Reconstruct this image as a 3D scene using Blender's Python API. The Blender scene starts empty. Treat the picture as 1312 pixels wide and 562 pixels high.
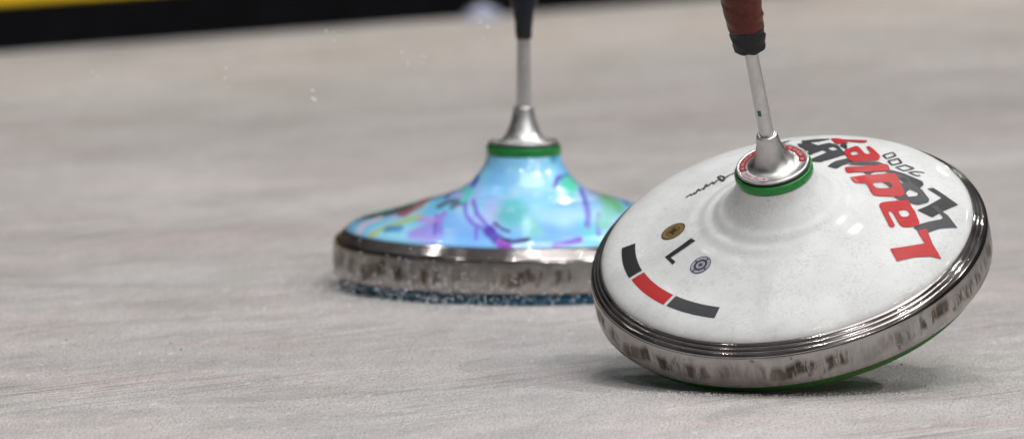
import bpy, bmesh, math, random
import numpy as np
from mathutils import Vector, Matrix

C = bpy.context.scene.collection
R = math.radians
PI = math.pi

# ------------------------------------------------------------------ helpers
def srgb(r, g, b):
    def f(c):
        c /= 255.0
        return c / 12.92 if c <= .04045 else ((c + .055) / 1.055) ** 2.4
    return (f(r), f(g), f(b), 1.0)

class NT:
    """small helper for building node materials"""
    def __init__(self, name):
        self.m = bpy.data.materials.new(name); self.m.use_nodes = True
        self.t = self.m.node_tree; self.bs = self.t.nodes['Principled BSDF']
    def n(self, typ, **kw):
        nd = self.t.nodes.new(typ)
        for k, v in kw.items():
            if k.startswith('i_'):
                key = k[2:]
                key = int(key) if key.isdigit() else key.replace('_', ' ')
                nd.inputs[key].default_value = v
            else: setattr(nd, k, v)
        return nd
    def l(self, a, b): self.t.links.new(a, b)
    def set(self, **kw):
        for k, v in kw.items():
            k = k.replace('_', ' ')
            if hasattr(v, 'is_output') or isinstance(v, bpy.types.NodeSocket): self.l(v, self.bs.inputs[k])
            else: self.bs.inputs[k].default_value = v
    def math(self, op, a, b=None, c=None, clamp=False):
        nd = self.n('ShaderNodeMath', operation=op); nd.use_clamp = clamp
        for i, v in enumerate((a, b, c)):
            if v is None: continue
            if isinstance(v, bpy.types.NodeSocket): self.l(v, nd.inputs[i])
            else: nd.inputs[i].default_value = v
        return nd.outputs[0]
    def ramp(self, fac, stops):
        nd = self.n('ShaderNodeValToRGB'); e = nd.color_ramp.elements
        while len(e) < len(stops): e.new(.5)
        for k, (p, c) in enumerate(stops):
            e[k].position = p; e[k].color = c if len(c) == 4 else (*c, 1)
        self.l(fac, nd.inputs[0]); return nd.outputs[0]
    def rng(self, v, a, b, c=0.0, d=1.0):
        nd = self.n('ShaderNodeMapRange'); self.l(v, nd.inputs[0])
        for i, x in enumerate((a, b, c, d)): nd.inputs[i + 1].default_value = x
        return nd.outputs[0]
    def mix(self, f, a, b, blend='MIX'):
        nd = self.n('ShaderNodeMix', data_type='RGBA', blend_type=blend)
        for k, v in ((0, f), (6, a), (7, b)):
            if isinstance(v, bpy.types.NodeSocket): self.l(v, nd.inputs[k])
            else: nd.inputs[k].default_value = v
        return nd.outputs[2]
    def noise(self, vec, scale, detail=3, rough=.5, dist=0):
        nd = self.n('ShaderNodeTexNoise'); nd.inputs['Scale'].default_value = scale
        nd.inputs['Detail'].default_value = detail; nd.inputs['Roughness'].default_value = rough
        nd.inputs['Distortion'].default_value = dist
        if vec is not None: self.l(vec, nd.inputs['Vector'])
        return nd.outputs['Fac']
    def coord(self): return self.n('ShaderNodeTexCoord').outputs['Object']
    def mapping(self, vec, scale=(1, 1, 1), rot=(0, 0, 0)):
        nd = self.n('ShaderNodeMapping'); self.l(vec, nd.inputs[0])
        nd.inputs['Scale'].default_value = scale; nd.inputs['Rotation'].default_value = rot
        return nd.outputs[0]
    def along(self, vec, deg, sx, sy, sz=1):
        """texture space whose x runs along the direction deg on the ground"""
        return self.mapping(self.mapping(vec, (1, 1, 1), (0, 0, R(-deg))), (sx, sy, sz))
    def bump(self, h, strength, dist, chain=None):
        nd = self.n('ShaderNodeBump'); nd.inputs['Strength'].default_value = strength
        nd.inputs['Distance'].default_value = dist; self.l(h, nd.inputs['Height'])
        if chain is not None: self.l(chain, nd.inputs['Normal'])
        return nd.outputs[0]

def empty(name, loc=(0, 0, 0)):
    o = bpy.data.objects.new(name, None); C.objects.link(o); o.location = loc
    o.empty_display_size = .05
    return o

def link(name, me, mat, parent=None, smooth=True):
    me.name = name
    o = bpy.data.objects.new(name, me); C.objects.link(o)
    if mat: me.materials.append(mat)
    if parent: o.parent = parent
    if smooth:
        for p in me.polygons: p.use_smooth = True
    return o

def bm_obj(name, bm, mat, parent=None, smooth=True):
    bmesh.ops.recalc_face_normals(bm, faces=bm.faces[:])
    me = bpy.data.meshes.new(name); bm.to_mesh(me); bm.free()
    return link(name, me, mat, parent, smooth)

def lathe_mesh(prof, seg=256, rfun=None, closed=False):
    """prof: list of (r, z); r==0 makes a pole."""
    bm = bmesh.new(); rings = []
    for i, (r, z) in enumerate(prof):
        if r < 1e-7: rings.append([bm.verts.new((0, 0, z))]); continue
        ring = []
        for k in range(seg):
            a = 2 * PI * k / seg
            rr, zz = (r, z) if rfun is None else rfun(r, z, a)
            ring.append(bm.verts.new((rr * math.cos(a), rr * math.sin(a), zz)))
        rings.append(ring)
    pairs = list(zip(rings[:-1], rings[1:]))
    if closed: pairs.append((rings[-1], rings[0]))
    for A, B in pairs:
        if len(A) == 1 and len(B) == 1: continue
        for k in range(seg):
            k2 = (k + 1) % seg
            if len(A) == 1: bm.faces.new((A[0], B[k], B[k2]))
            elif len(B) == 1: bm.faces.new((A[k], A[k2], B[0]))
            else: bm.faces.new((A[k], A[k2], B[k2], B[k]))
    return bm

def smooth_prof(pts, step=.0012):
    """Catmull-Rom resampling of a profile given in metres"""
    P = [np.array(p) for p in pts]; P = [2 * P[0] - P[1]] + P + [2 * P[-1] - P[-2]]
    out = []
    for i in range(1, len(P) - 2):
        n = max(2, int(np.linalg.norm(P[i + 1] - P[i]) / step))
        for k in range(n):
            t = k / n
            q = .5 * ((2 * P[i]) + (-P[i - 1] + P[i + 1]) * t + (2 * P[i - 1] - 5 * P[i] + 4 * P[i + 1] - P[i + 2]) * t * t
                      + (-P[i - 1] + 3 * P[i] - 3 * P[i + 1] + P[i + 2]) * t ** 3)
            out.append((float(q[0]), float(q[1])))
    out.append(tuple(map(float, P[-2])))
    return out

def bead(r, z, w, h, n=6):
    """a small rounded ridge: half ellipse profile on a slope from (r,z)"""
    return [(r + w * math.cos(PI * k / n), z + h * math.sin(PI * k / n)) for k in range(n + 1)]

# ------------------------------------------------------------------ materials
def mat_ice():
    M = NT('scuffed_ice'); co = M.coord()
    n_big = M.noise(M.along(co, 24, .55, 2.6), 1, 4, .55, .3)
    n_mid = M.noise(M.along(co, 30, 7, 13), 1, 5, .62, .3)
    n_st = M.noise(M.along(co, 44, 5, 60), 1, 4, .6)
    n_line = M.noise(M.along(co, 46, 7, 190), 1, 3, .6)
    n_soft = M.noise(M.along(co, 78, 22, 70), 1, 4, .65)
    n_gr = M.noise(M.along(co, 84, 130, 560), 1, 3, .7)
    n_fine = M.noise(co, 900, 3, .6)
    n_tint = M.noise(M.along(co, 24, 3, 10), 1, 3, .5, .5)
    base = M.ramp(n_big, [(.30, (.37, .36, .353)), (.5, (.485, .472, .464)), (.70, (.61, .60, .592))])
    base = M.mix(.5, base, M.ramp(n_mid, [(.3, (.36, .347, .337)), (.7, (.56, .545, .54))]))
    base = M.mix(.35, base, M.ramp(n_soft, [(.3, (.34, .33, .322)), (.7, (.58, .565, .56))]))
    tint = M.ramp(n_tint, [(.35, (1.0, .985, .965)), (.5, (1.015, .982, .97)), (.65, (1.055, .96, .958))])
    base = M.mix(1.0, base, tint, 'MULTIPLY')
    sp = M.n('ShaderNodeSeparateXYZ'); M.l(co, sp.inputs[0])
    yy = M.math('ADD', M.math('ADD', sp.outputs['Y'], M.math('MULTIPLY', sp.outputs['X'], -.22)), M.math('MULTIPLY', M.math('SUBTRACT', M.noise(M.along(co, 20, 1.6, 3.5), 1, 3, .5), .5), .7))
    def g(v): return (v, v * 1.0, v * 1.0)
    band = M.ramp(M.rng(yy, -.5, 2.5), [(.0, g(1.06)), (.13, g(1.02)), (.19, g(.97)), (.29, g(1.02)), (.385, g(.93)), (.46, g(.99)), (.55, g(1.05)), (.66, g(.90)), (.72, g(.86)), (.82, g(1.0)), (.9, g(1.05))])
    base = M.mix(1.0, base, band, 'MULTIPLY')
    base = M.mix(M.rng(n_st, .45, .75, .0, .22), base, (.52, .51, .505, 1))
    base = M.mix(M.rng(n_gr, .30, .5, .85, 0), base, (.24, .225, .215, 1))
    base = M.mix(M.rng(n_gr, .55, .8, 0, .75), base, (.72, .71, .71, 1))
    # short scratches, only where patches of them show
    patch = M.rng(M.noise(M.along(co, 40, 3, 7), 1, 2, .5), .42, .60, .12, 1.0)
    sc = M.math('MULTIPLY', M.rng(n_line, .50, .66, 0, .7), patch)
    base = M.mix(sc, base, (.20, .19, .18, 1))
    dots = M.noise(M.along(co, 84, 75, 210), 1, 2, .5)
    base = M.mix(M.rng(dots, .725, .77, 0, .75), base, (.13, .10, .085, 1))
    wd = M.noise(M.along(M.mapping(co, (1, 1, 1), (0, 0, 0)), 70, 45, 130), 1, 2, .5)
    base = M.mix(M.rng(wd, .64, .76, 0, .6), base, (.74, .74, .75, 1))
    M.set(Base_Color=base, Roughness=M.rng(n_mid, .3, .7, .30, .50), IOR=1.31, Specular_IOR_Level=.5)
    h = M.math('ADD', M.math('MULTIPLY', n_gr, 1.4), M.math('ADD', M.math('MULTIPLY', n_line, .5), M.math('MULTIPLY', n_soft, 1.6)))
    b = M.bump(h, .5, .0016)
    b = M.bump(n_mid, .5, .004, b)
    M.set(Normal=b)
    return M.m

def mat_snow():
    M = NT('ice_snow'); M.set(Base_Color=(.50, .49, .485, 1), Roughness=.5, IOR=1.31)
    M.set(Subsurface_Weight=.0)
    n = M.noise(M.coord(), 1500, 2, .5); M.set(Normal=M.bump(n, .4, .0004))
    return M.m

def mat_grain():
    M = NT('ice_grain'); M.set(Base_Color=(.86, .87, .88, 1), Roughness=.25, IOR=1.31)
    n = M.noise(M.coord(), 2500, 1, .5); M.set(Roughness=M.rng(n, .3, .7, .1, .5))
    return M.m

def mat_steel(dirty=True):
    M = NT('turned_steel'); co = M.coord()
    sep = M.n('ShaderNodeSeparateXYZ'); M.l(co, sep.inputs[0])
    z = sep.outputs['Z']
    turn = M.n('ShaderNodeCombineXYZ'); 
    M.l(M.math('MULTIPLY', z, 3000), turn.inputs['Z'])
    M.l(M.math('MULTIPLY', sep.outputs['X'], 14), turn.inputs['X']); M.l(M.math('MULTIPLY', sep.outputs['Y'], 14), turn.inputs['Y'])
    fine = M.noise(turn.outputs[0], 1, 3, .6)
    cloud = M.noise(co, 30, 4, .6)
    col = M.mix(M.rng(cloud, .3, .7), (.29, .255, .245, 1), (.46, .43, .42, 1))
    rough = M.rng(cloud, .3, .75, .10, .18)
    wall = M.math('MULTIPLY', M.rng(z, .0100, .0125), M.rng(z, .0315, .0300))
    # the cylindrical wall is duller than the turned lip
    rough = M.math('MAXIMUM', rough, M.math('MULTIPLY', wall, .33))
    col = M.mix(M.math('MULTIPLY', wall, .7), col, (.46, .445, .43, 1))
    # bruises: brown vertical smudges in a belt half way up the wall
    sm = M.noise(M.mapping(co, (150, 150, 34)), 1, 4, .65, .3)
    gate = M.noise(M.mapping(co, (14, 14, 2)), 1, 2, .5)
    wob = M.math('MULTIPLY', M.math('SUBTRACT', M.noise(M.mapping(co, (45, 45, 0)), 1, 2), .5), .018)
    zz = M.math('ADD', z, wob)
    belt = M.math('MULTIPLY', M.rng(zz, .0135, .0170), M.rng(zz, .0280, .0235))
    amt = M.math('MULTIPLY', M.math('MULTIPLY', M.rng(sm, .42, .55), belt), M.rng(gate, .36, .46, .25, 1.0))
    dots = M.math('MULTIPLY', M.rng(M.noise(M.mapping(co, (160, 160, 150)), 1, 2), .66, .72), M.rng(z, .008, .012))
    amt = M.math('MAXIMUM', amt, M.math('MULTIPLY', dots, .6))
    amt = M.math('MULTIPLY', amt, M.rng(z, .0325, .031))
    streak = M.math('MULTIPLY', M.rng(M.noise(M.mapping(co, (110, 110, 9)), 1, 4, .6), .45, .72), wall)
    col = M.mix(M.math('MULTIPLY', streak, .42), col, (.16, .15, .145, 1))
    rust = M.mix(M.rng(M.noise(co, 90, 2), .35, .65), (.028, .020, .015, 1), (.11, .078, .052, 1))
    col = M.mix(M.math('MULTIPLY', amt, .97), col, rust)
    M.set(Base_Color=col, Metallic=M.rng(amt, 0, 1, 1, .35), Roughness=M.math('ADD', rough, M.math('MULTIPLY', amt, .25)))
    dent = M.math('MULTIPLY', M.noise(M.mapping(co, (80, 80, 40)), 1, 3, .6), wall)
    b = M.bump(M.math('MULTIPLY', fine, wall), .2, .00005)
    b = M.bump(dent, .35, .0004, b)
    M.set(Normal=b)
    return M.m

def mat_brushed(name='brushed_aluminium', col=(.62, .61, .60, 1), rough=.3):
    M = NT(name); co = M.coord()
    n = M.noise(M.mapping(co, (90, 90, 2600)), 1, 3, .6)
    c = M.noise(co, 160, 3, .6)
    M.set(Base_Color=M.mix(M.rng(c, .3, .7), tuple(x * .82 for x in col[:3]) + (1,), col), Metallic=1.0, Roughness=M.rng(c, .3, .7, rough - .06, rough + .08),
          Normal=M.bump(n, .25, .00008))
    return M.m

def mat_sole(col, snow=.0):
    M = NT('sole_plastic'); co = M.coord()
    n = M.noise(co, 420, 3, .7); n2 = M.noise(co, 1300, 2, .6)
    base = M.mix(M.rng(n, .35, .7), tuple(c * .6 for c in col[:3]) + (1,), col)
    if snow: base = M.mix(M.rng(n2, .58, .68, 0, snow), base, (.8, .82, .84, 1))
    M.set(Base_Color=base, Roughness=.5, Normal=M.bump(n, .4, .0005))
    return M.m

def mat_plain(name, col, rough=.4, metallic=0.0, var=.12, scale=200, bump=.0, coat=0.0, matte=False):
    M = NT(name); co = M.coord(); n = M.noise(co, scale, 4, .6)
    M.set(Base_Color=M.mix(M.rng(n, .3, .7), tuple(c * (1 - var) for c in col[:3]) + (1,), tuple(min(1, c * (1 + var)) for c in col[:3]) + (1,)),
          Roughness=M.rng(n, .3, .7, max(0, rough - .06), rough + .06), Metallic=metallic)
    M.set(Specular_IOR_Level=.05 if matte else .3)
    if bump: M.set(Normal=M.bump(n, .5, bump))
    if coat: M.set(Coat_Weight=coat, Coat_Roughness=.06)
    return M.m

def mat_white_body():
    M = NT('white_lacquer'); co = M.coord()
    sp = M.noise(co, 520, 2, .5); cl = M.noise(co, 22, 4, .6); grit = M.noise(co, 1100, 2, .6)
    col = M.mix(M.rng(cl, .3, .7), (.60, .615, .61, 1), (.70, .705, .70, 1))
    clump = M.rng(M.noise(co, 70, 3, .6), .35, .65, .1, 1.0)
    col = M.mix(M.math('MULTIPLY', M.rng(sp, .46, .70, 0, .42), clump), col, (.36, .37, .375, 1))
    col = M.mix(M.math('MULTIPLY', M.rng(M.noise(co, 170, 5, .8), .48, .75, 0, .45), clump), col, (.42, .43, .435, 1))
    ringn = M.noise(M.along(co, 0, 25, 25, 0), 1, 3, .6)
    sepw = M.n('ShaderNodeSeparateXYZ'); M.l(co, sepw.inputs[0])
    rad = M.math('SQRT', M.math('ADD', M.math('POWER', sepw.outputs['X'], 2.0), M.math('POWER', sepw.outputs['Y'], 2.0)))
    grime = M.math('MULTIPLY', M.rng(rad, .108, .126), M.rng(ringn, .35, .7, .1, .8))
    col = M.mix(M.math('MULTIPLY', grime, .55), col, (.30, .29, .27, 1))
    scr = M.noise(M.along(co, 35, 25, 900, 25), 1, 3, .6)
    col = M.mix(M.math('MULTIPLY', M.rng(scr, .64, .70, 0, .5), M.rng(cl, .5, .6)), col, (.3, .3, .31, 1))
    M.set(Base_Color=col, Roughness=.5, Coat_Weight=.15, Coat_Roughness=.05, Specular_IOR_Level=.15)
    b = M.bump(M.noise(co, 45, 3, .5), .4, .0005)
    b = M.bump(grit, .25, .00012, b)
    M.set(Normal=b); M.bs.inputs['Coat Normal']
    M.l(b, M.bs.inputs['Coat Normal'])
    return M.m

def mat_art_body():
    M = NT('airbrushed_lacquer'); co = M.coord()
    at = M.n('ShaderNodeAttribute', attribute_name='art')
    n = M.noise(co, 60, 4, .6); n2 = M.noise(co, 160, 3, .6)
    col = M.mix(M.rng(n, .55, .75, 0, .35), at.outputs['Color'], (.72, .85, .95, 1))
    col = M.mix(M.rng(n2, .6, .75, 0, .25), col, (.25, .55, .85, 1))
    M.set(Base_Color=col, Roughness=.28, Coat_Weight=.8, Coat_Roughness=.06)
    b = M.bump(M.noise(co, 60, 2, .5), .3, .0006); M.set(Normal=b); M.l(b, M.bs.inputs['Coat Normal'])
    return M.m

def mat_wrap():
    M = NT('leather_wrap'); co = M.coord()
    n = M.noise(co, 260, 4, .6); w = M.noise(M.mapping(co, (40, 40, 160)), 1, 3)
    M.set(Base_Color=M.mix(M.rng(n, .3, .7), (.055, .010, .006, 1), (.12, .022, .012, 1)), Specular_IOR_Level=.25, Roughness=M.rng(w, .3, .7, .32, .5),
          Normal=M.bump(M.math('ADD', n, w), .3, .0004))
    return M.m

M_ice = mat_ice(); M_snow = mat_snow(); M_grain = mat_grain(); M_steel = mat_steel(); M_alu = mat_brushed(rough=.4)
M_green_ring = mat_plain('green_anodised', (.012, .20, .035), .32, 0, .2, 300, 0, .2)
M_groove = mat_plain('dark_gasket', (.02, .02, .02), .5)
M_white = mat_white_body(); M_art = mat_art_body(); M_wrap = mat_wrap()
M_tape = mat_plain('black_tape', (.012, .012, .014), .55, 0, .4, 500, .0006)
M_navy = mat_plain('navy_rubber', (.005, .006, .014), .45, 0, .4, 400, .0005)
M_ink_black = mat_plain('black_print', (.007, .007, .009), .42, 0, .3, 700, 0, .12)
M_ink_grey = mat_plain('grey_print', (.040, .042, .047), .42, 0, .15, 700, 0, .12)
M_ink_red = mat_plain('red_print', (.43, .007, .009), .42, 0, .12, 700, 0, .12)
M_ink_sig = mat_plain('pen_print', (.05, .05, .05), .5, 0, .4, 900)
M_gold = mat_plain('gold_foil', (.20, .13, .035), .6, 0, .3, 600, 0, 0)
M_gold_dark = mat_plain('dark_gold_foil', (.045, .03, .012), .4, .3, .4, 900)
M_silver = mat_plain('lilac_foil', (.36, .36, .43), .5, .2, .2, 600, 0, 0)
M_silver_dark = mat_plain('dark_lilac_foil', (.045, .043, .060), .5, .2, .4, 900)
M_label_red = mat_plain('red_label', (.30, .008, .014), .5, 0, .2, 700, 0, 0)
M_label_pale = mat_plain('pale_label', (.62, .50, .52), .35, .3, .15, 900)
M_print_white = mat_plain('white_print', (.55, .42, .42), .5)
M_sole_green = mat_sole((.03, .17, .018, 1))
M_sole_blue = mat_sole((.015, .16, .29, 1), .15)

# ------------------------------------------------------------------ body profile (same casting for both stocks), metres
BODY = [(.1265, .0385), (.1262, .0400), (.1235, .0425), (.116, .0455), (.101, .0495), (.085, .0540), (.068, .0590), (.055, .0625), (.045, .0665),
        (.038, .071), (.033, .0765), (.0285, .083), (.026, .0905), (.0255, .0918)]
def ripple(r, deep=1.0):
    """turned steps round the neck and near the rim"""
    def g(c, w, h): return h * math.exp(-((r - c) / w) ** 2)
    return deep * (g(.0415, .0024, .0006) - g(.0465, .0024, .0005) + g(.0520, .0028, .0005) - g(.0580, .0030, .0002) + g(.0640, .004, .0003)
                   + g(.1045, .0060, .0002) - g(.0930, .006, .0002))
prof_body = smooth_prof(BODY, .0010)
def with_ripple(deep):
    return [(r, z + ripple(r, deep)) for r, z in prof_body]
PR = np.array(sorted(with_ripple(1.0)))
def surf_z(r): return float(np.interp(r, PR[:, 0], PR[:, 1]))

# ------------------------------------------------------------------ printed marks that hug the casting
def cut_grid(bm, step):
    for ax in (0, 1):
        vs = [v.co[ax] for v in bm.verts]
        if not vs: return
        a = math.floor(min(vs) / step) * step + step
        while a < max(vs):
            no = (1, 0, 0) if ax == 0 else (0, 1, 0); pt = (a, 0, 0) if ax == 0 else (0, a, 0)
            bmesh.ops.bisect_plane(bm, geom=bm.verts[:] + bm.edges[:] + bm.faces[:], plane_co=pt, plane_no=no, dist=1e-7)
            a += step

def round_loop(L, r=.0):
    """one pass of corner cutting for lettering with soft corners"""
    if not r: return L
    out = []; n = len(L)
    for i in range(n):
        p, a, b = np.array(L[i]), np.array(L[i - 1]), np.array(L[(i + 1) % n])
        for q, in ((a,), (b,)):
            d = q - p; d_l = np.linalg.norm(d); out.append(tuple(p + d / d_l * min(r, d_l * .35)))
    return out

def decal(name, loops, mat, parent, layer, rnd=.6, zf=surf_z, step=.0016):
    """loops in mm on the plan of the casting: outline plus holes"""
    cu = bpy.data.curves.new(name, 'CURVE'); cu.dimensions = '2D'; cu.fill_mode = 'BOTH'
    for L in loops:
        L = round_loop(L, rnd)
        sp = cu.splines.new('POLY'); sp.points.add(len(L) - 1)
        for i, (x, y) in enumerate(L): sp.points[i].co = (x, y, 0, 1)
        sp.use_cyclic_u = True
    tmp = bpy.data.objects.new(name, cu); C.objects.link(tmp)
    dg = bpy.context.evaluated_depsgraph_get(); me = bpy.data.meshes.new_from_object(tmp.evaluated_get(dg))
    bpy.data.objects.remove(tmp)
    bm = bmesh.new(); bm.from_mesh(me)
    bmesh.ops.remove_doubles(bm, verts=bm.verts[:], dist=1e-4)
    bmesh.ops.scale(bm, vec=(.001, .001, 0), verts=bm.verts[:])
    cut_grid(bm, step)
    for v in bm.verts: v.co.z = zf(math.hypot(v.co.x, v.co.y)) + .00010 * (layer + 1)
    bmesh.ops.recalc_face_normals(bm, faces=bm.faces[:])
    if bm.faces and sum(f.normal.z for f in bm.faces) < 0: bmesh.ops.reverse_faces(bm, faces=bm.faces[:])
    me = bpy.data.meshes.new(name); bm.to_mesh(me); bm.free()
    return link(name, me, mat, parent)

def ribbon(name, strokes, mat, parent, layer, closed=False, zf=surf_z):
    """strokes: list of (points in mm, half width mm)"""
    bm = bmesh.new(); dz = 0
    for pts, hw in strokes:
        P = [np.array(p, float) for p in pts]
        if closed: P = P + [P[0]]
        Q = [P[0]]
        for a, b in zip(P[:-1], P[1:]):
            n = max(1, int(np.linalg.norm(b - a) / 1.5))
            for k in range(1, n + 1): Q.append(a + (b - a) * k / n)
        prev = None
        for i, q in enumerate(Q):
            a = Q[i - 1] if i else (Q[-2] if closed else q); b = Q[i + 1] if i < len(Q) - 1 else (Q[1] if closed else q)
            t = (b - a) / (np.linalg.norm(b - a) + 1e-9); nrm = np.array([-t[1], t[0]]); dz += 2e-6
            vs = []
            for s in (-1, 1):
                p = (q + nrm * hw * s) * .001
                vs.append(bm.verts.new((p[0], p[1], zf(math.hypot(*p)) + .0001 * layer + dz)))
            if prev: bm.faces.new((prev[0], vs[0], vs[1], prev[1]))
            prev = vs
    return bm_obj(name, bm, mat, parent)

def sector(name, r0, r1, a0, a1, mat, parent, layer):
    bm = bmesh.new(); na = max(2, int(abs(a1 - a0) / 1.0)); nr = max(2, int((r1 - r0) / .0015)); g = []
    for i in range(na + 1):
        a = R(a0 + (a1 - a0) * i / na); row = []
        for j in range(nr + 1):
            r = r0 + (r1 - r0) * j / nr; row.append(bm.verts.new((r * math.cos(a), r * math.sin(a), surf_z(r) + .0001 * layer)))
        g.append(row)
    for i in range(na):
        for j in range(nr): bm.faces.new((g[i][j], g[i][j + 1], g[i + 1][j + 1], g[i + 1][j]))
    return bm_obj(name, bm, mat, parent)

def disc_loop(cx, cy, r, n=40): return [(cx + r * math.cos(2 * PI * k / n), cy + r * math.sin(2 * PI * k / n)) for k in range(n)]

# ------------------------------------------------------------------ one ice stock
def steel_profile():
    p = [(.1210, .0085), (.1335, .0085), (.1348, .0090), (.1355, .0100), (.1356, .0200), (.1355, .0300), (.1352, .0314), (.1348, .0323)]
    # chamfer of turned lands divided by narrow grooves, stepping in to the casting
    A, B = np.array((.1345, .0329)), np.array((.1270, .0391)); d = (B - A) / np.linalg.norm(B - A); nrm = np.array((-d[1], d[0])) * -1
    L = np.linalg.norm(B - A); t = 0
    for w in (.0031, .0028, .0026):
        for u, q in ((0, -.00020), (.03, -.00004), (.09, .00004), (.2, .00007), (.5, .00009), (.8, .00007), (.91, .00004), (.97, -.00004), (1, -.00020)):
            c = A + d * (t + w * u) + nrm * q * 1.0; p.append((float(c[0]), float(c[1])))
        c = A + d * (t + w + .00022) - nrm * .00035; p.append((float(c[0]), float(c[1])))
        t += w + .00045
    p += [(.1268, .0392), (.1266, .0380), (.1210, .0375)]
    return p

def make_stock(sole_mat, body_mat, sole_r=.128, deep=1.0):
    root = empty('ice_stock')
    sp = [(0, 0), (sole_r - .0015, 0), (sole_r, .0012), (sole_r, .0084), (0, .0084)]
    bm_obj('running_sole', lathe_mesh(sp, 256), sole_mat, root)
    bm_obj('steel_ring', lathe_mesh(steel_profile(), 512, closed=True), M_steel, root)
    body = bm_obj('body', lathe_mesh(with_ripple(deep), 720), body_mat, root)
    ring = [(.0235, .0902), (.0262, .0902), (.0266, .0908), (.0266, .0958), (.0262, .0964), (.0235, .0964)]
    bm_obj('collar_ring', lathe_mesh(ring, 160, closed=True), M_green_ring, root)
    g = [(.0200, .0966), (.0252, .0966), (.0252, .0976), (.0200, .0976)]
    gk = bm_obj('gasket', lathe_mesh(g, 128, closed=True), M_groove, root)
    fl = [(.0, .0978), (.0242, .0978), (.0248, .0984), (.0249, .0990), (.0246, .0996), (.0240, .0999), (.0231, .0998), (.0229, .0996), (.0178, .0996),
          (.0170, .0999), (.0157, .1006), (.0143, .1018), (.0131, .1034), (.0119, .1055), (.0107, .1082), (.0096, .1112), (.0085, .1145), (.0079, .1180), (.0074, .1208), (.0072, .1222),
          (.0068, .1229), (.0058, .1231), (.0048, .1232)]
    base = bm_obj('stem_base', lathe_mesh(smooth_prof(fl, .0006) if False else fl, 128), M_alu, root)
    bm_obj('stem', lathe_mesh([(.0047, .1228), (.0050, .125), (.0048, .150), (.0045, .180), (.0045, .20)], 64), M_alu, root)
    return root, body, base

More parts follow.
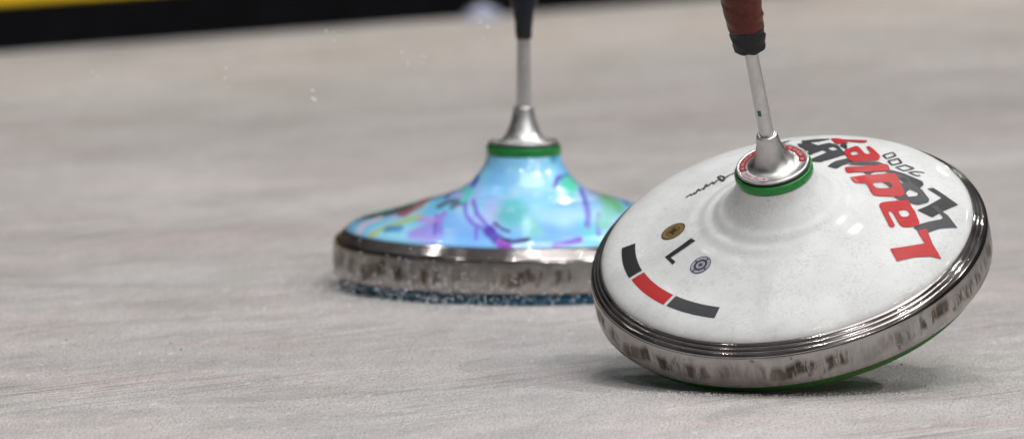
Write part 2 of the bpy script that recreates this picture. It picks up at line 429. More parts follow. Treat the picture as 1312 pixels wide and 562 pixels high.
# colour of the airbrushed picture, worked out per vertex of the casting
ART = [
 ([(-28.0, -115.6, 44.3), (1.3, -121.1, 43.4), (30.6, -118.1, 43.1)], 7.75, (125, 190, 248), 1),
 ([(-63.5, -66.4, 52.1), (-50.2, -82.0, 50.9), (-38.3, -106.6, 46.2)], 8.85, (120, 180, 250), 1),
 ([(-20.8, -16.0, 89.6), (16.2, -20.5, 90.1)], 5.53, (150, 215, 250), 1),
 ([(-7.5, -73.4, 57.3), (-7.5, -73.8, 57.2)], 9.96, (90, 200, 205), 0.5),
 ([(4.3, -92.1, 52.0), (7.2, -107.2, 47.8)], 4.43, (130, 215, 215), 0.8),
 ([(4.3, -35.1, 73.9), (16.2, -32.5, 72.8)], 4.98, (165, 225, 252), 1),
 ([(-32.7, -10.8, 74.9), (-38.3, -19.8, 67.7), (-42.2, -42.1, 61.3), (-40.6, -69.3, 55.4), (-35.4, -87.2, 51.4), (-25.1, -99.4, 49.1)], 1.22, (120, 105, 225), 0.6),
 ([(-35.6, -41.4, 62.7), (-33.3, -68.1, 56.7), (-26.6, -89.4, 51.7), (-20.7, -102.0, 48.7)], 1.0, (115, 90, 215), 0.6),
 ([(-25.1, -99.4, 49.1), (-19.2, -115.6, 45.0), (-13.4, -123.8, 41.5)], 3.32, (85, 40, 180), 0.5),
 ([(-16.3, -122.8, 42.1), (-10.4, -124.7, 40.9)], 2.21, (150, 50, 190), 0.5),
 ([(-20.7, -88.5, 52.3), (-14.8, -100.8, 49.3), (-10.4, -105.1, 48.3)], 0.89, (70, 60, 150), 0.5),
 ([(-14.8, -117.0, 44.7), (-7.5, -121.8, 43.1), (2.8, -118.2, 44.6)], 1.44, (30, 20, 110), 0.4),
 ([(22.1, -30.7, 71.2), (23.9, -23.6, 75.9), (31.0, -11.3, 76.5)], 1.44, (90, 60, 190), 0.5),
 ([(32.8, -18.6, 71.3), (33.2, -18.2, 71.1)], 5.53, (70, 215, 170), 0.5),
 ([(22.1, -13.3, 90.8), (20.6, -17.0, 88.3)], 2.21, (60, 160, 180), 0.6),
 ([(40.6, -16.1, 67.3), (44.2, -40.8, 61.1), (45.5, -71.3, 54.1), (44.7, -86.2, 50.6)], 1.77, (95, 75, 215), 0.6),
 ([(53.0, -58.9, 55.7), (52.1, -81.2, 50.8), (52.7, -102.3, 45.7)], 1.33, (110, 105, 225), 0.6),
 ([(21.8, -123.3, 40.7), (30.6, -119.9, 42.3), (39.4, -113.1, 44.0)], 1.66, (125, 60, 210), 0.5),
 ([(56.3, 4.3, 62.1), (60.6, -19.1, 60.2), (64.9, -34.2, 57.4)], 5.53, (105, 195, 110), 0.7),
 ([(60.4, -49.2, 56.1), (55.8, -79.5, 50.6)], 4.43, (130, 215, 200), 0.8),
 ([(66.8, 20.9, 58.4), (74.0, -16.9, 56.7)], 1.22, (80, 50, 170), 0.4),
 ([(46.0, 9.5, 65.7), (60.8, 15.5, 60.4), (72.8, 17.9, 57.0)], 3.32, (225, 215, 235), 0.6),
 ([(75.7, 18.1, 56.1), (78.7, 18.3, 55.2)], 3.32, (220, 205, 225), 0.5),
 ([(-33.2, -95.7, 49.4), (-33.6, -114.5, 44.2)], 1.0, (130, 100, 225), 0.6),
 ([(-62.0, -76.4, 50.2), (-56.2, -54.6, 56.0)], 1.33, (175, 95, 205), 0.6),
 ([(-58.4, -60.2, 54.3), (-58.9, -95.7, 46.5)], 1.11, (130, 110, 225), 0.7),
 ([(-72.2, -89.5, 45.8), (-63.3, -101.2, 44.1)], 4.43, (165, 150, 240), 1),
 ([(-54.9, -15.0, 62.0), (-50.2, 7.3, 64.2)], 1.44, (70, 90, 200), 0.5),
 ([(-42.3, -10.3, 67.4), (-40.1, -19.1, 66.9)], 2.77, (110, 215, 215), 0.7),
 ([(-59.2, -37.0, 58.5), (-51.9, -30.3, 61.1), (-42.2, -38.1, 62.0), (-50.3, -45.8, 59.0)], 2.21, (85, 95, 120), 0.4),
 ([(-32.7, -9.1, 75.5), (-35.6, -14.0, 70.8)], 1.44, (70, 80, 190), 0.5),
 ([(-84.8, -27.8, 52.8), (-75.9, -16.2, 56.2), (-68.3, 6.7, 58.8)], 4.0, (180, 60, 70), 0.5),
 ([(-110.0, 2.0, 44.5), (-98.0, -8.0, 49.5), (-82.0, -8.0, 54.5)], 4.5, (78, 70, 76), 0.4),
 ([(-65.8, 18.0, 58.9), (-55.5, 14.5, 61.9)], 2.21, (225, 170, 120), 0.6),
 ([(-107.5, -62.7, 41.5), (-98.6, -60.2, 45.6), (-88.4, -56.1, 48.5), (-73.1, -48.2, 53.3)], 1.88, (185, 205, 90), 0.5),
 ([(-96.0, -65.4, 45.4), (-88.3, -68.8, 46.6)], 2.77, (60, 140, 200), 0.7),
 ([(-116.7, -41.3, 42.2), (-111.7, -27.1, 45.8), (-102.8, -22.6, 48.4)], 2.77, (225, 215, 235), 0.5),
 ([(-117.7, -0.3, 44.8), (-114.7, 7.4, 45.8)], 1.66, (70, 55, 60), 0.4),
 ([(-78.0, -87.9, 44.9), (-65.3, -79.3, 49.0), (-60.2, -67.9, 52.4)], 3.32, (165, 150, 238), 0.9),
 ([(-62.6, -96.2, 45.8), (-61.6, -57.2, 54.3)], 1.33, (110, 95, 215), 0.6),
 ([(-73.1, -57.5, 51.7), (-62.8, -66.3, 52.2)], 1.94, (190, 150, 225), 0.7),
 ([(-42.5, -36.3, 62.3), (-37.4, -26.0, 66.3)], 2.21, (90, 215, 215), 0.7),
]

def lin(c): return np.array(srgb(*c)[:3])
def paint_art(body):
    me = body.data; n = len(me.vertices); co = np.empty(n * 3); me.vertices.foreach_get('co', co); co = co.reshape(-1, 3) * 1000
    W = np.array([1, .38, 1.0]); X = co * W
    ang = np.arctan2(co[:, 1], co[:, 0]); rad = np.hypot(co[:, 0], co[:, 1])
    col = np.tile(lin((146, 214, 250)), (n, 1))
    k = np.clip((np.sin(ang * 3 + rad * .05) + np.sin(ang * 7 - rad * .09 + 1)) * .25 + .3, 0, .7)[:, None]
    col = col * (1 - k) + lin((118, 186, 246)) * k
    rng = random.Random(5)
    feats = []
    pal = [(120, 95, 220), (95, 60, 190), (90, 205, 205), (150, 70, 200), (110, 200, 120), (200, 60, 70), (225, 215, 235), (80, 200, 190)]
    for i in range(46):                       # the picture goes on round the far side
        a = rng.uniform(.4, PI - .4); r0 = rng.uniform(34, 118); pts = []
        for s in range(5):
            pts.append((r0 * math.cos(a), r0 * math.sin(a), surf_z(r0 / 1000) * 1000)); a += rng.uniform(-.16, .2); r0 = min(122, max(30, r0 + rng.uniform(-14, 14)))
        feats.append((pts, rng.choice([1.2, 1.8, 3.5, 6]), rng.choice(pal), rng.uniform(.4, .8)))
    for i in range(34):                       # soft washes of colour under the drawing
        a = rng.uniform(-PI, 0); r0 = rng.uniform(45, 120); p = (r0 * math.cos(a), r0 * math.sin(a), surf_z(r0 / 1000) * 1000)
        q = (p[0] + rng.uniform(-9, 9), p[1] + rng.uniform(-14, 14), p[2])
        feats.append(([p, q], rng.uniform(4, 8), rng.choice([(185, 185, 248), (105, 190, 250), (185, 232, 255), (105, 215, 232), (150, 225, 245), (205, 235, 250)]), 1.2))
    feats += list(ART)
    wob = 1.2 * np.sin(co[:, 0] * .31 + co[:, 1] * .17) + .9 * np.sin(co[:, 0] * .63 - co[:, 2] * .8 + 2)
    for pts, w, c, soft in feats:
        w = w * 1.25 if w > 1.2 else w * 1.5
        P = np.array(pts) * W
        if len(P) == 1: P = np.vstack([P, P + .1])
        d = np.full(n, 1e9)
        for a, b in zip(P[:-1], P[1:]):
            ab = b - a; t = np.clip(((X - a) @ ab) / max(ab @ ab, 1e-9), 0, 1); q = a + t[:, None] * ab
            d = np.minimum(d, np.sqrt(((X - q) ** 2).sum(1)))
        d = d + wob * min(.3, w * .08)
        e = max(.9, w * soft * 1.35)
        m = np.clip((w + e * .6 - d) / (e * 1.3), 0, 1); m = m * m * (3 - 2 * m) * .9
        col = col * (1 - m[:, None]) + lin(c) * m[:, None]
    at = me.color_attributes.new('art', 'FLOAT_COLOR', 'POINT')
    at.data.foreach_set('color', np.hstack([np.clip(col, 0, 1), np.ones((n, 1))]).ravel())

# ------------------------------------------------------------------ the leaning white stock
DECAL = {
'red_L': [[(71.37, -53.89), (94.34, -47.07), (89.9, -33.73), (96.08, -30.48), (99.34, -46.62), (104.47, -61.69), (97.38, -60.23), (86.88, -61.73), (75.29, -66.29)]],
'red_a': [[(65.92, -8.81), (66.64, -5.32), (70.13, -3.16), (85.14, 2.17), (87.77, -8.37), (88.9, -9.73), (92.03, -25.22), (90.85, -27.74), (81.88, -30.75), (79.4, -29.54), (78.23, -27.11), (74.32, -14.65), (72.99, -13.91), (71.59, -15.58), (76.0, -30.9), (72.33, -32.56)], [(77.98, -12.88), (83.48, -9.93), (85.63, -13.75), (85.04, -17.91), (80.29, -19.79)]],
'red_d': [[(47.2, 28.84), (55.74, 31.14), (76.29, 39.55), (77.79, 37.32), (83.03, 12.25), (82.46, 7.98), (80.42, 5.34), (63.97, 2.89), (61.81, 5.16), (58.01, 20.47), (50.02, 18.92)], [(61.9, 18.8), (63.92, 21.81), (72.72, 24.45), (75.48, 20.9), (75.13, 16.42), (65.13, 13.4)]],
'red_l': [[(43.56, 44.73), (54.66, 47.76), (70.74, 54.39), (72.26, 53.2), (73.79, 45.5), (72.78, 42.52), (59.75, 37.78), (45.16, 35.43)]],
'red_e': [[(42.3, 77.17), (43.74, 82.6), (50.81, 88.73), (52.48, 86.67), (57.41, 71.73), (60.95, 73.3), (57.43, 85.05), (58.72, 88.05), (61.33, 84.24), (66.89, 69.61), (66.94, 63.84), (65.15, 59.42), (48.49, 56.14), (46.2, 59.82)], [(46.94, 75.48), (50.36, 79.12), (52.92, 72.08), (48.28, 68.74)]],
'red_r': [[(32.73, 107.82), (38.86, 106.81), (41.33, 103.39), (57.73, 99.53), (58.53, 96.27), (54.97, 94.31), (41.4, 100.02), (46.01, 94.03), (37.0, 94.68), (34.58, 102.46)]],
'black_L': [[(90.51, -9.11), (98.16, -2.15), (106.88, 8.13), (97.61, 19.75), (101.84, 21.51), (108.49, 13.46), (117.85, 1.23), (107.96, -8.31), (100.22, -17.15)]],
'black_a': [[(72.78, 45.37), (77.3, 43.45), (82.82, 40.57), (94.75, 30.07), (95.69, 25.08), (92.09, 17.92), (85.64, 20.21), (72.78, 40.22)]],
'grey_L': [[(87.33, -30.07), (92.02, -25.38), (97.54, -22.38), (106.27, -18.46), (107.17, -15.86), (105.11, -11.95), (100.1, -3.59), (103.76, -1.8), (107.89, -10.04), (110.52, -12.89), (116.5, -27.05), (113.67, -26.97), (104.54, -29.5), (97.09, -35.03), (90.8, -33.93)]],
'grey_ad': [[(72.78, 42.01), (80.8, 37.81), (85.78, 33.85), (87.22, 27.18), (92.63, 20.37), (94.58, 17.49), (99.04, 5.47), (98.25, 1.37), (91.17, -2.94), (84.26, -1.03), (80.3, -0.42), (75.92, 3.66), (72.66, 17.68), (68.23, 23.56)], [(78.94, 28.45), (81.98, 34.15), (85.96, 30.62), (85.12, 26.35), (81.5, 24.36)], [(83.71, 10.91), (86.39, 16.9), (91.71, 12.77), (91.04, 8.94), (85.41, 6.32)]],
'grey_li': [[(55.73, 37.21), (73.78, 43.72), (75.79, 39.48), (74.77, 33.86), (58.75, 31.01)], [(60.76, 35.61), (64.26, 39.55), (70.78, 40.64), (72.38, 39.89), (66.77, 34.11), (62.76, 33.16)]],
'grey_l2': [[(46.05, 49.65), (48.5, 55.23), (65.67, 58.04), (69.73, 54.28), (54.64, 49.78)]],
'grey_e': [[(24.55, 95.75), (32.4, 98.61), (38.54, 92.43), (40.98, 83.47), (44.55, 71.91), (28.15, 55.82), (22.13, 58.04), (18.12, 68.49), (18.42, 84.82)], [(19.19, 73.2), (28.25, 83.33), (31.36, 78.39), (20.35, 63.79)], [(31.53, 87.34), (35.45, 89.78), (38.58, 83.58), (35.04, 81.46)]],
'grey_e2': [[(31.86, 47.91), (37.77, 58.37), (46.53, 64.78), (49.26, 56.18), (38.0, 42.99)]],
'grey_r': [[(10.34, 103.37), (19.48, 102.43), (24.95, 95.12), (18.57, 84.75), (14.99, 85.99)]],
'grey_r2': [[(12.85, 109.41), (21.57, 109.69), (32.2, 107.95), (32.99, 106.28), (24.77, 102.68), (14.13, 103.88)]],
'grey_s': [[(39.98, 95.77), (47.51, 93.82), (53.58, 88.06), (44.74, 81.82)], [(39.31, 91.79), (43.38, 94.46), (45.2, 88.96), (41.67, 86.04)]],
'black_t': [[(-1.32, 111.74), (3.22, 113.59), (5.98, 112.84), (-0.46, 108.28)]],
'seg_black': [[(-113.38, 6.67), (-103.48, 6.8), (-97.77, -28.96), (-106.14, -32.38)]],
'seg_red': [[(-104.79, -35.6), (-96.41, -31.65), (-76.55, -66.21), (-82.65, -72.61)]],
'seg_grey': [[(-74.52, -67.9), (-45.72, -90.81), (-49.17, -99.52), (-79.38, -75.25)]],
'letter_L': [[(-61.91, -15.85), (-58.94, -20.52), (-76.9, -27.86), (-73.49, -34.18), (-75.85, -35.86), (-80.94, -24.55)]],
'gold': [[(-74.53, 1.62), (-83.04, 7.14), (-66.04, -2.31)]],
'silver': [[(-56.06, -46.8), (-63.08, -43.98), (-48.57, -49.6)]],
'sig': [[(-65.46, 44.44), (-62.58, 47.79), (-61.75, 44.31), (-59.87, 48.08), (-58.93, 44.47), (-56.92, 52.19), (-55.73, 47.67), (-53.63, 50.92), (-52.79, 47.27), (-51.59, 56.14), (-50.16, 50.68), (-47.27, 56.48), (-45.85, 51.53), (-43.84, 57.11), (-41.44, 56.22), (-38.33, 52.36), (-39.07, 59.88), (-42.12, 65.17), (-43.48, 63.78), (-39.58, 50.39), (-38.2, 55.89), (-35.33, 60.53), (-33.19, 60.69), (-31.97, 63.02)]],
'n1': [[(68.82, 68.85), (72.69, 66.53), (74.88, 72.86), (76.21, 70.97), (74.46, 75.4), (70.59, 75.58), (69.1, 71.78)]],
'n2': [[(71.94, 57.26), (75.94, 64.56), (77.24, 68.81), (81.32, 58.3), (78.01, 52.06), (75.29, 52.25), (71.94, 57.79)]],
'n3': [[(78.31, 47.41), (81.33, 53.53), (86.05, 48.03), (82.83, 43.54), (80.82, 44.23), (78.51, 47.7)]],
'n3b': [[(77.31, 48.05), (80.82, 44.74), (83.83, 43.69)]],
'n4': [[(86.34, 43.09), (89.36, 47.02), (93.32, 36.99), (90.61, 36.54), (84.83, 41.87)]],
'n5': [[(94.88, 43.36), (92.82, 36.9), (90.01, 36.44), (85.33, 42.92)]],
}

white, wbody, wbase = make_stock(M_sole_green, M_white)
white['label'] = 'white ice stock with red and black lettering, leaning on its edge'
white['category'] = 'ice stock'
ax = Vector((-.17128428, -.42310803, .88974226)).normalized()
e1 = Vector((.98522165, -.07355883, .15468485)); e1 = (e1 - ax * e1.dot(ax)).normalized(); e2 = ax.cross(e1)
white.matrix_world = Matrix.Translation((.19167, -.04487, .05843)) @ Matrix((e1, e2, ax)).transposed().to_4x4()

grey = [('grey_L', 3), ('grey_ad', 3), ('grey_li', 2), ('grey_l2', 2), ('grey_e', 2), ('grey_e2', 1), ('grey_r', 3), ('grey_r2', 2), ('grey_s', 3)]
for k, lay in grey: decal('shadow_lettering', DECAL[k], M_ink_grey, wbody, lay)
for k in ('black_L', 'black_a', 'black_t'): decal('shadow_lettering', DECAL[k], M_ink_black, wbody, 1.5, .5)
for k in ('red_L', 'red_a', 'red_d', 'red_l', 'red_e', 'red_r'): decal('red_lettering', DECAL[k], M_ink_red, wbody, 4.5, .4 if k == 'red_L' else 1.4)
# numerals 7 0 0 0
for pts, cl, hw in (([(68.9, 69.7), (75.4, 75.1), (77.5, 69.2), (71.5, 64.0)], True, .6), ([(72.4, 60.0), (79.0, 64.1), (81.4, 57.3), (75.0, 52.9)], True, .65),
                ([(77.5, 49.6), (83.7, 53.7), (89.6, 48.6), (82.5, 44.2)], True, .6), ([(96.4, 42.4), (90.9, 43.8), (85.9, 42.0), (91.6, 37.1), (93.5, 38.5)], False, .55)):
    ribbon('numeral', [(pts, hw)], M_ink_black, wbody, 5.5, cl)
ribbon('signature', [(DECAL['sig'][0], .85)], M_ink_sig, wbody, 2)
decal('letter_mark', DECAL['letter_L'], M_ink_black, wbody, 2, 0)
sector('arc_stripe', .1017, .1115, 176.6, 197.0, M_ink_black, wbody, 2)
sector('arc_stripe', .1012, .1108, 198.6, 221.0, M_ink_red, wbody, 2)
sector('arc_stripe', .1010, .1106, 222.4, 243.5, M_ink_grey, wbody, 2)
# the two round stickers with their rings and centre marks
def badge(cx, cy, r, ma, mb, rings):
    b = decal('round_sticker', [disc_loop(cx, cy, r)], ma, wbody, 2, 0)
    for a, c in rings: decal('sticker_ring', [disc_loop(cx, cy, r * a), disc_loop(cx, cy, r * c)], mb, wbody, 3.2, 0)
    return b
badge(-74.5, 1.6, 8.6, M_gold, M_gold_dark, [(.99, .90), (.60, .52)])
star = []
for k in range(12):
    a = 2 * PI * k / 12; rr = (4.0, 2.3, 3.2)[k % 3]; star.append((-74.5 + rr * math.cos(a), 1.6 + rr * math.sin(a)))
decal('sticker_mark', [star], M_gold_dark, wbody, 3.4, 0)
badge(-56.4, -46.8, 7.4, M_silver, M_silver_dark, [(.99, .91), (.66, .44)])
star = []
for k in range(10):
    a = 2 * PI * k / 10 + .3; rr = (2.3, 1.1)[k % 2]; star.append((-56.4 + rr * math.cos(a), -46.8 + rr * math.sin(a)))
decal('sticker_mark', [star], M_silver_dark, wbody, 3.4, 0)
for k in range(4):
    a = R(30 + 90 * k); decal('sticker_mark', [disc_loop(-56.4 + 5.8 * math.cos(a), -46.8 + 5.8 * math.sin(a), .75, 8)], M_silver_dark, wbody, 3.4, 0)

# ring label on the foot of the stem: red over the far half, pale over the near half, small white characters
def flat(r): return .0996
def ann(name, r0, r1, a0, a1, mat, layer):
    n = max(2, int((a1 - a0) / 4)); L = [(r1 * math.cos(R(a0 + (a1 - a0) * k / n)), r1 * math.sin(R(a0 + (a1 - a0) * k / n))) for k in range(n + 1)]
    L += [(r0 * math.cos(R(a1 - (a1 - a0) * k / n)), r0 * math.sin(R(a1 - (a1 - a0) * k / n))) for k in range(n + 1)]
    return decal(name, [L], mat, wbase, layer, 0, flat, .004)
ann('ring_label', 18.2, 22.4, -8, 194, M_label_red, 1.5)
ann('ring_label', 18.2, 22.4, 197, 262, M_label_pale, 1.5)
def tick(a, dr, w, mat, skew):
    c, s = math.cos(R(a)), math.sin(R(a)); L = []
    for u, v in ((-w, -dr), (w, -dr), (w + skew, dr), (-w + skew, dr)):
        rr = 20.3 + v; L.append((rr * c - u * s, rr * s + u * c))
    return L
rg = random.Random(3); a = -3
while a < 190:
    if rg.random() < .78:
        decal('label_print', [tick(a, rg.uniform(.7, 1.15), rg.uniform(.2, .42), M_print_white, rg.uniform(-.7, .7))], M_print_white, wbase, 2.6, 0, flat, .01)
    a += rg.choice([4.2, 4.8, 5.4, 8])
a = 206
while a < 258:
    if rg.random() < .7: decal('label_print', [tick(a, 1.0, .35, None, .2)], M_label_red, wbase, 2.6, 0, flat, .01)
    a += 5.2

# stem sticker wrapped on the stem
def stem_patch(z0, z1, a0, a1, mat, name, off, zn=6):
    bm = bmesh.new(); g = []
    for i in range(9):
        a = R(a0 + (a1 - a0) * i / 8)
        g.append([bm.verts.new(((.00465 + off) * math.cos(a), (.00465 + off) * math.sin(a), z0 + (z1 - z0) * j / zn)) for j in range(zn + 1)])
    for i in range(8):
        for j in range(zn): bm.faces.new((g[i][j], g[i][j + 1], g[i + 1][j + 1], g[i + 1][j]))
    return bm_obj(name, bm, mat, white)
M_holo = mat_plain('hologram_foil', (.62, .72, .74), .2, .3, .25, 1200)
M_holo_d = mat_plain('hologram_print', (.05, .13, .09), .35, .2, .6, 1500)
stem_patch(.1395, .1500, -135, -75, M_holo, 'stem_sticker', .00012)
stem_patch(.1400, .1445, -128, -98, M_holo_d, 'sticker_print', .0003)

def wrap_handle(root, z0, z1, prof, mat, name, amp=.00035, pitch=.011, seg=96, seed=1):
    def rf(r, z, a):
        t = ((z / pitch) + a / (2 * PI)) % 1.0
        lip = amp * (1 - min(1, abs(t - .5) * 9)) if abs(t - .5) < .12 else 0
        return r + lip + amp * .5 * math.sin(a * 3 + z * 700 + seed), z + (amp * 1.6 * math.sin(a * 5 + seed) * math.sin(a * 2.3) if z < z0 + .002 else 0)
    n = int((z1 - z0) / .0012); zs = [z0 + (z1 - z0) * k / n for k in range(n + 1)]
    pr = np.array(prof); P = [(0, z0)] + [(float(np.interp(z, pr[:, 1], pr[:, 0])), z) for z in zs] + [(0, z1)]
    return bm_obj(name, lathe_mesh(P, seg, rf), mat, root)
wrap_handle(white, .1905, .2095, [(.0088, .1905), (.0106, .1918), (.0114, .1990), (.0118, .2095)], M_tape, 'tape_cuff', .0005, .007)
wrap_handle(white, .2088, .302, [(.0121, .2088), (.0128, .217), (.0138, .240), (.0142, .270), (.0138, .290), (.0120, .300), (.009, .302)], M_wrap, 'handle', .0004, .016)

# ------------------------------------------------------------------ the stock standing flat behind
blue, bbody, bbase = make_stock(M_sole_blue, M_art, .1285, .5)
blue['label'] = 'ice stock with light blue and purple airbrushed body and dark handle, standing flat'
blue['category'] = 'ice stock'
blue.location = (.0083, .470, 0); blue.scale = (1, 1, 1.04)
paint_art(bbody)
wrap_handle(blue, .1690, .1885, [(.0050, .1690), (.0056, .1700), (.0062, .1790), (.0074, .1885)], M_tape, 'tape_cuff', .0002, .006, 64)
wrap_handle(blue, .1882, .300, [(.0076, .1882), (.0098, .1940), (.0112, .2050), (.0122, .2400), (.0125, .2800), (.0112, .2950), (.008, .300)], M_navy, 'handle', .0003, .012, 64, 4)

# ------------------------------------------------------------------ ice
bm = bmesh.new()
vs = [bm.verts.new(p) for p in ((-14, -14, 0), (14, -14, 0), (14, 22, 0), (-14, 22, 0))]
bm.faces.new(vs)
ice = bm_obj('ice', bm, M_ice, None, False); ice['kind'] = 'structure'

# loose frost in the track of the stocks and sprayed up by them
def grains(name, spots, mat, label):
    b0 = bmesh.new(); bmesh.ops.create_icosphere(b0, subdivisions=1, radius=1)
    V0 = np.array([v.co[:] for v in b0.verts]); F0 = np.array([[v.index for v in f.verts] for f in b0.faces]); b0.free()
    rs = np.random.RandomState(11); Vs = []; Fs = []
    for k, (x, y, z, s) in enumerate(spots):
        A, _ = np.linalg.qr(rs.randn(3, 3)); v = V0 * np.array([1, rs.uniform(.6, 1), rs.uniform(.5, .9)]) * (1 + .25 * rs.randn(len(V0), 1)) * s
        Vs.append(v @ A + (x, y, z)); Fs.append(F0 + k * len(V0))
    me = bpy.data.meshes.new(name); me.from_pydata(np.vstack(Vs).tolist(), [], np.vstack(Fs).tolist())
    o = link(name, me, mat, None, False); o['kind'] = 'stuff'; o['label'] = label; o['category'] = 'ice grains'
    return o
rg = random.Random(21); G = []
for k in range(1700):                                    # fringe heaped against the flat stock's sole
    a = rg.gauss(-PI / 2 - .1, .8); d = abs(rg.gauss(0, .011)); r = .1285 + d
    h = max(0, .0012 - d * .15) * rg.random()
    G.append((.0083 + r * math.cos(a), .470 + r * math.sin(a), h, rg.uniform(.0002, .0006)))
for k in range(900):
    a = rg.uniform(-PI, PI * .1); d = rg.expovariate(1 / .03); r = .13 + d
    G.append((.0083 + r * math.cos(a), .470 + r * math.sin(a), .0001, rg.uniform(.0002, .0006)))
cx, cy = .19167 - .044, -.04487 - .108                   # where the leaning stock touches
for k in range(900):
    G.append((cx + rg.gauss(.005, .06), cy + rg.gauss(-.002, .009), rg.random() * .0007, rg.uniform(.0002, .0005)))
for k in range(500):
    G.append((rg.uniform(-.36, .36), rg.uniform(-.45, 1.0), .0001, rg.uniform(.0002, .0006)))
grains('frost_grains', G, M_grain, 'fine white frost grains scattered on the ice round both stocks')
S = []
for k in range(1000):                                     # grains in the air before the flat stock
    a = rg.gauss(-2.1, .55); r = .131 + abs(rg.gauss(0, .035)); S.append((.0083 + r * math.cos(a), .470 + r * math.sin(a), abs(rg.gauss(0, .013)), rg.uniform(.00025, .0006)))
for k in range(90):                                      # larger flecks that catch the lamps
    S.append((rg.gauss(-.06, .06), rg.uniform(.20, .36), abs(rg.gauss(.012, .014)), rg.uniform(.0004, .00075)))
for x, z in ((-.125, .195), (-.02, .197), (-.075, .185), (-.062, .180), (-.29, .165), (-.20, .17), (-.14, .155)):
    for j in range(3): S.append((x + rg.gauss(0, .003), .3, z + rg.gauss(0, .004), rg.uniform(.0006, .0011)))
grains('ice_spray', S, M_grain, 'tiny ice grains thrown up in front of the flat blue stock')
D = [(-.3067, .1466, 1.3), (-.1363, .0575, .9), (.2642, .0048, .9), (-.2518, -.0818, .7), (-.2347, .1242, .8), (-.2264, .0885, .9), (-.245, -.1415, .5),
     (-.2394, -.1373, .5), (-.2615, -.2255, .5), (.046, -.2255, .4), (.3366, -.0431, .5), (-.0188, -.1246, .5), (.2559, -.0083, .4), (-.0656, -.304, .4),
     (.0246, .5349, .9), (-.16, -.1118, .5)]
rg = random.Random(8)
D = [(x, y, 0, s * .001) for x, y, s in D] + [(rg.uniform(-.35, .35), rg.uniform(-.45, .35), 0, rg.uniform(.0001, .0003)) for k in range(130)]
grit = grains('dark_grit', D, mat_plain('grit', (.05, .035, .028), .7, 0, .5, 900), 'small dark specks of grit lying on the ice')
grit['category'] = 'grit'
# low banks of snow powder swept against the soles
def bank(name, pts, label):
    bm = bmesh.new(); rows = []
    for (x, y, nx, ny, w, h) in pts:
        row = []
        for j in range(9):
            t = j / 8; hh = h * (1 - t) ** 1.7 * (1 + .25 * math.sin(x * 900 + j)) - (.0003 if j == 8 else 0)
            row.append(bm.verts.new((x + nx * w * t, y + ny * w * t, hh)))
        rows.append(row)
    for A, B in zip(rows[:-1], rows[1:]):
        for j in range(8): bm.faces.new((A[j], B[j], B[j + 1], A[j + 1]))
    o = bm_obj(name, bm, M_snow); o['kind'] = 'stuff'; o['label'] = label; o['category'] = 'snow powder'
    return o
pts = []; rr = random.Random(4)
for k in range(181):
    a = R(-165 + 150 * k / 180); e = math.sin(PI * k / 180)
    pts.append((.0083 + .1275 * math.cos(a), .470 + .1275 * math.sin(a), math.cos(a), math.sin(a), .010 + .012 * rr.random(), (.0004 + .0009 * rr.random()) * e + .0001))
bank('snow_powder', pts, 'thin bank of snow powder swept against the flat blue stock')

# ------------------------------------------------------------------ barrier at the edge of the sheet (far out of focus)
bar = empty('rink_barrier', (-.424, 2.133, 0)); bar['label'] = 'low yellow board barrier with black base strip beyond the ice'; bar['category'] = 'barrier'
bar.rotation_euler.z = math.atan2(.250, .32)
def boxm(x0, x1, y0, y1, z0, z1, bev=.002):
    bm = bmesh.new(); bmesh.ops.create_cube(bm, size=1, matrix=Matrix.Translation(((x0 + x1) / 2, (y0 + y1) / 2, (z0 + z1) / 2)) @ Matrix.Diagonal((x1 - x0, y1 - y0, z1 - z0, 1)))
    bmesh.ops.bevel(bm, geom=bm.edges[:], offset=bev, segments=2, affect='EDGES'); return bm
bm_obj('base_strip', boxm(-2.2, 6.0, 0, .05, 0, .0375), mat_plain('black_rubber', (.004, .004, .005), .85, 0, .3, 30, matte=True), bar, False)
bm_obj('board_panel', boxm(-2.2, 6.0, .006, .05, .038, .082), mat_plain('yellow_board', (.80, .53, .012), .4, 0, .1, 8), bar, False)
bm_obj('top_rail', boxm(-2.2, 6.0, .0, .056, .0825, .150), mat_plain('dark_rail', (.05, .05, .05), .4, 0, .1, 8), bar, False)
# pale lump at the foot of the barrier
bm = bmesh.new(); bmesh.ops.create_icosphere(bm, subdivisions=4, radius=1)
for v in bm.verts:
    c = v.co; k = 1 + .16 * math.sin(c.x * 5 + 1) * math.cos(c.y * 4) + .08 * math.sin(c.z * 9 + c.x * 7)
    v.co = Vector((c.x * .017 * k, c.y * .02 * k, max(-.001, c.z * .010 * k)))
lump = bm_obj('snow_lump', bm, mat_plain('bluish_snow', (.36, .38, .50), .6, 0, .15, 60))
lump.location = (-.026, 2.44, .0); lump['label'] = 'blurred bluish white lump lying at the foot of the black barrier strip'; lump['category'] = 'snow lump'

# ------------------------------------------------------------------ light: hall lamps overhead, one added soft fill, dim hall all round
wd = bpy.data.worlds.new('World'); bpy.context.scene.world = wd; wd.use_nodes = True
nt = wd.node_tree; bg = nt.nodes['Background']
tc = nt.nodes.new('ShaderNodeTexCoord'); sp = nt.nodes.new('ShaderNodeSeparateXYZ'); nt.links.new(tc.outputs['Generated'], sp.inputs[0])
rp = nt.nodes.new('ShaderNodeValToRGB'); el = rp.color_ramp.elements
stops = [(.0, (.02, .018, .017)), (.06, (.027, .026, .026)), (.16, (.032, .031, .031)), (.38, (.05, .05, .052)), (.7, (.16, .16, .165)), (1.0, (.24, .24, .25))]
while len(el) < len(stops): el.new(.5)
for k, (p, c) in enumerate(stops): el[k].position = p; el[k].color = (*c, 1)
nt.links.new(sp.outputs['Z'], rp.inputs[0])
ns = nt.nodes.new('ShaderNodeTexNoise'); ns.inputs['Scale'].default_value = 3.5; ns.inputs['Detail'].default_value = 3
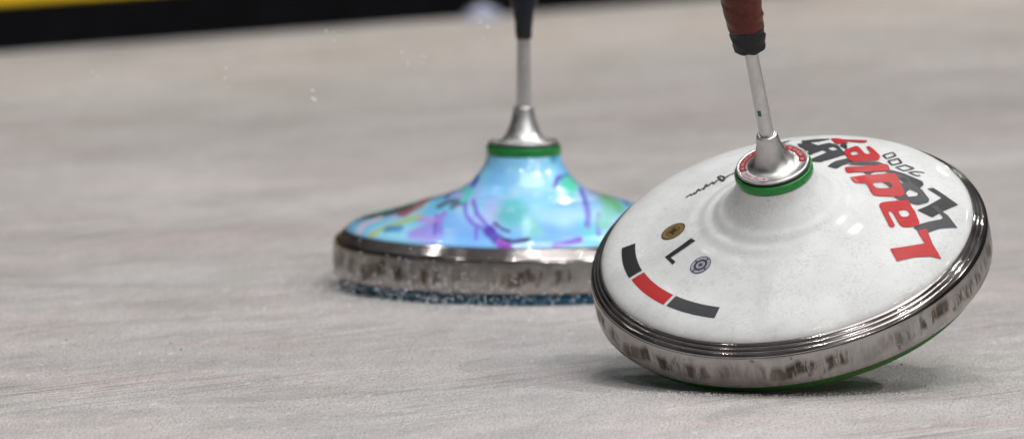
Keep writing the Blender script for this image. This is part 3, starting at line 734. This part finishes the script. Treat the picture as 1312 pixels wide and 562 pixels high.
nt.links.new(tc.outputs['Generated'], ns.inputs['Vector'])
mr = nt.nodes.new('ShaderNodeMapRange'); mr.inputs[1].default_value = .3; mr.inputs[2].default_value = .7; mr.inputs[3].default_value = .25; mr.inputs[4].default_value = 1.6
nt.links.new(ns.outputs['Fac'], mr.inputs[0])
mx = nt.nodes.new('ShaderNodeMix'); mx.data_type = 'RGBA'; mx.blend_type = 'MULTIPLY'; mx.inputs[0].default_value = 1
nt.links.new(rp.outputs[0], mx.inputs[6]); nt.links.new(mr.outputs[0], mx.inputs[7])
nt.links.new(mx.outputs[2], bg.inputs[0]); bg.inputs[1].default_value = .9

def lamp(x, y, z, p, size=.5, col=(1, .985, .96)):
    l = bpy.data.lights.new('hall_and_fill_lamp', 'AREA'); l.shape = 'DISK'; l.size = size; l.energy = p; l.color = col
    o = bpy.data.objects.new('hall_and_fill_lamp', l); C.objects.link(o); o.location = (x, y, z)
    o.rotation_euler = (Vector((x, y, z))).to_track_quat('Z', 'Y').to_euler()
for x, y, p in ((-5.0, -4.0, 30), (-3.0, 3.0, 30), (-.6, -4.5, 60), (0.2, 2.5, 70), (2.4, -8.5, 90), (3.4, -2.0, 60), (3.8, 5.0, 70),
                (7.0, -6.5, 100), (7.6, .5, 210), (6.0, -12.5, 100), (10.5, -9.5, 100), (1.8, 8.0, 60)):
    lamp(x, y, 7.0, p * 1.12, .22, (1, .99, .98))
lamp(2.0, -2.0, 8.5, 380, 6.0, (1, .99, .98))  # added broad fill, not a hall fixture: softens shadows and brightens the rim

# ------------------------------------------------------------------ camera
cam = bpy.data.cameras.new('camera'); co = bpy.data.objects.new('camera', cam); C.objects.link(co)
cam.sensor_width = 36; cam.lens = 18088 / 1312 * 36
co.location = (0, -9.5, 1.16); pitch = math.atan((281 + 1738) / 18088)
co.rotation_euler = (PI / 2 - pitch, 0, 0)
cam.clip_start = .1; cam.clip_end = 200
cam.dof.use_dof = True; cam.dof.focus_distance = 9.40; cam.dof.aperture_fstop = 8.3
cam.dof.aperture_blades = 0
sc = bpy.context.scene; sc.camera = co
sc.view_settings.view_transform = 'Standard'; sc.view_settings.look = 'None'; sc.view_settings.exposure = 0; sc.view_settings.gamma = 1
sc.view_settings.use_curve_mapping = False
sc.cycles.max_bounces = 8
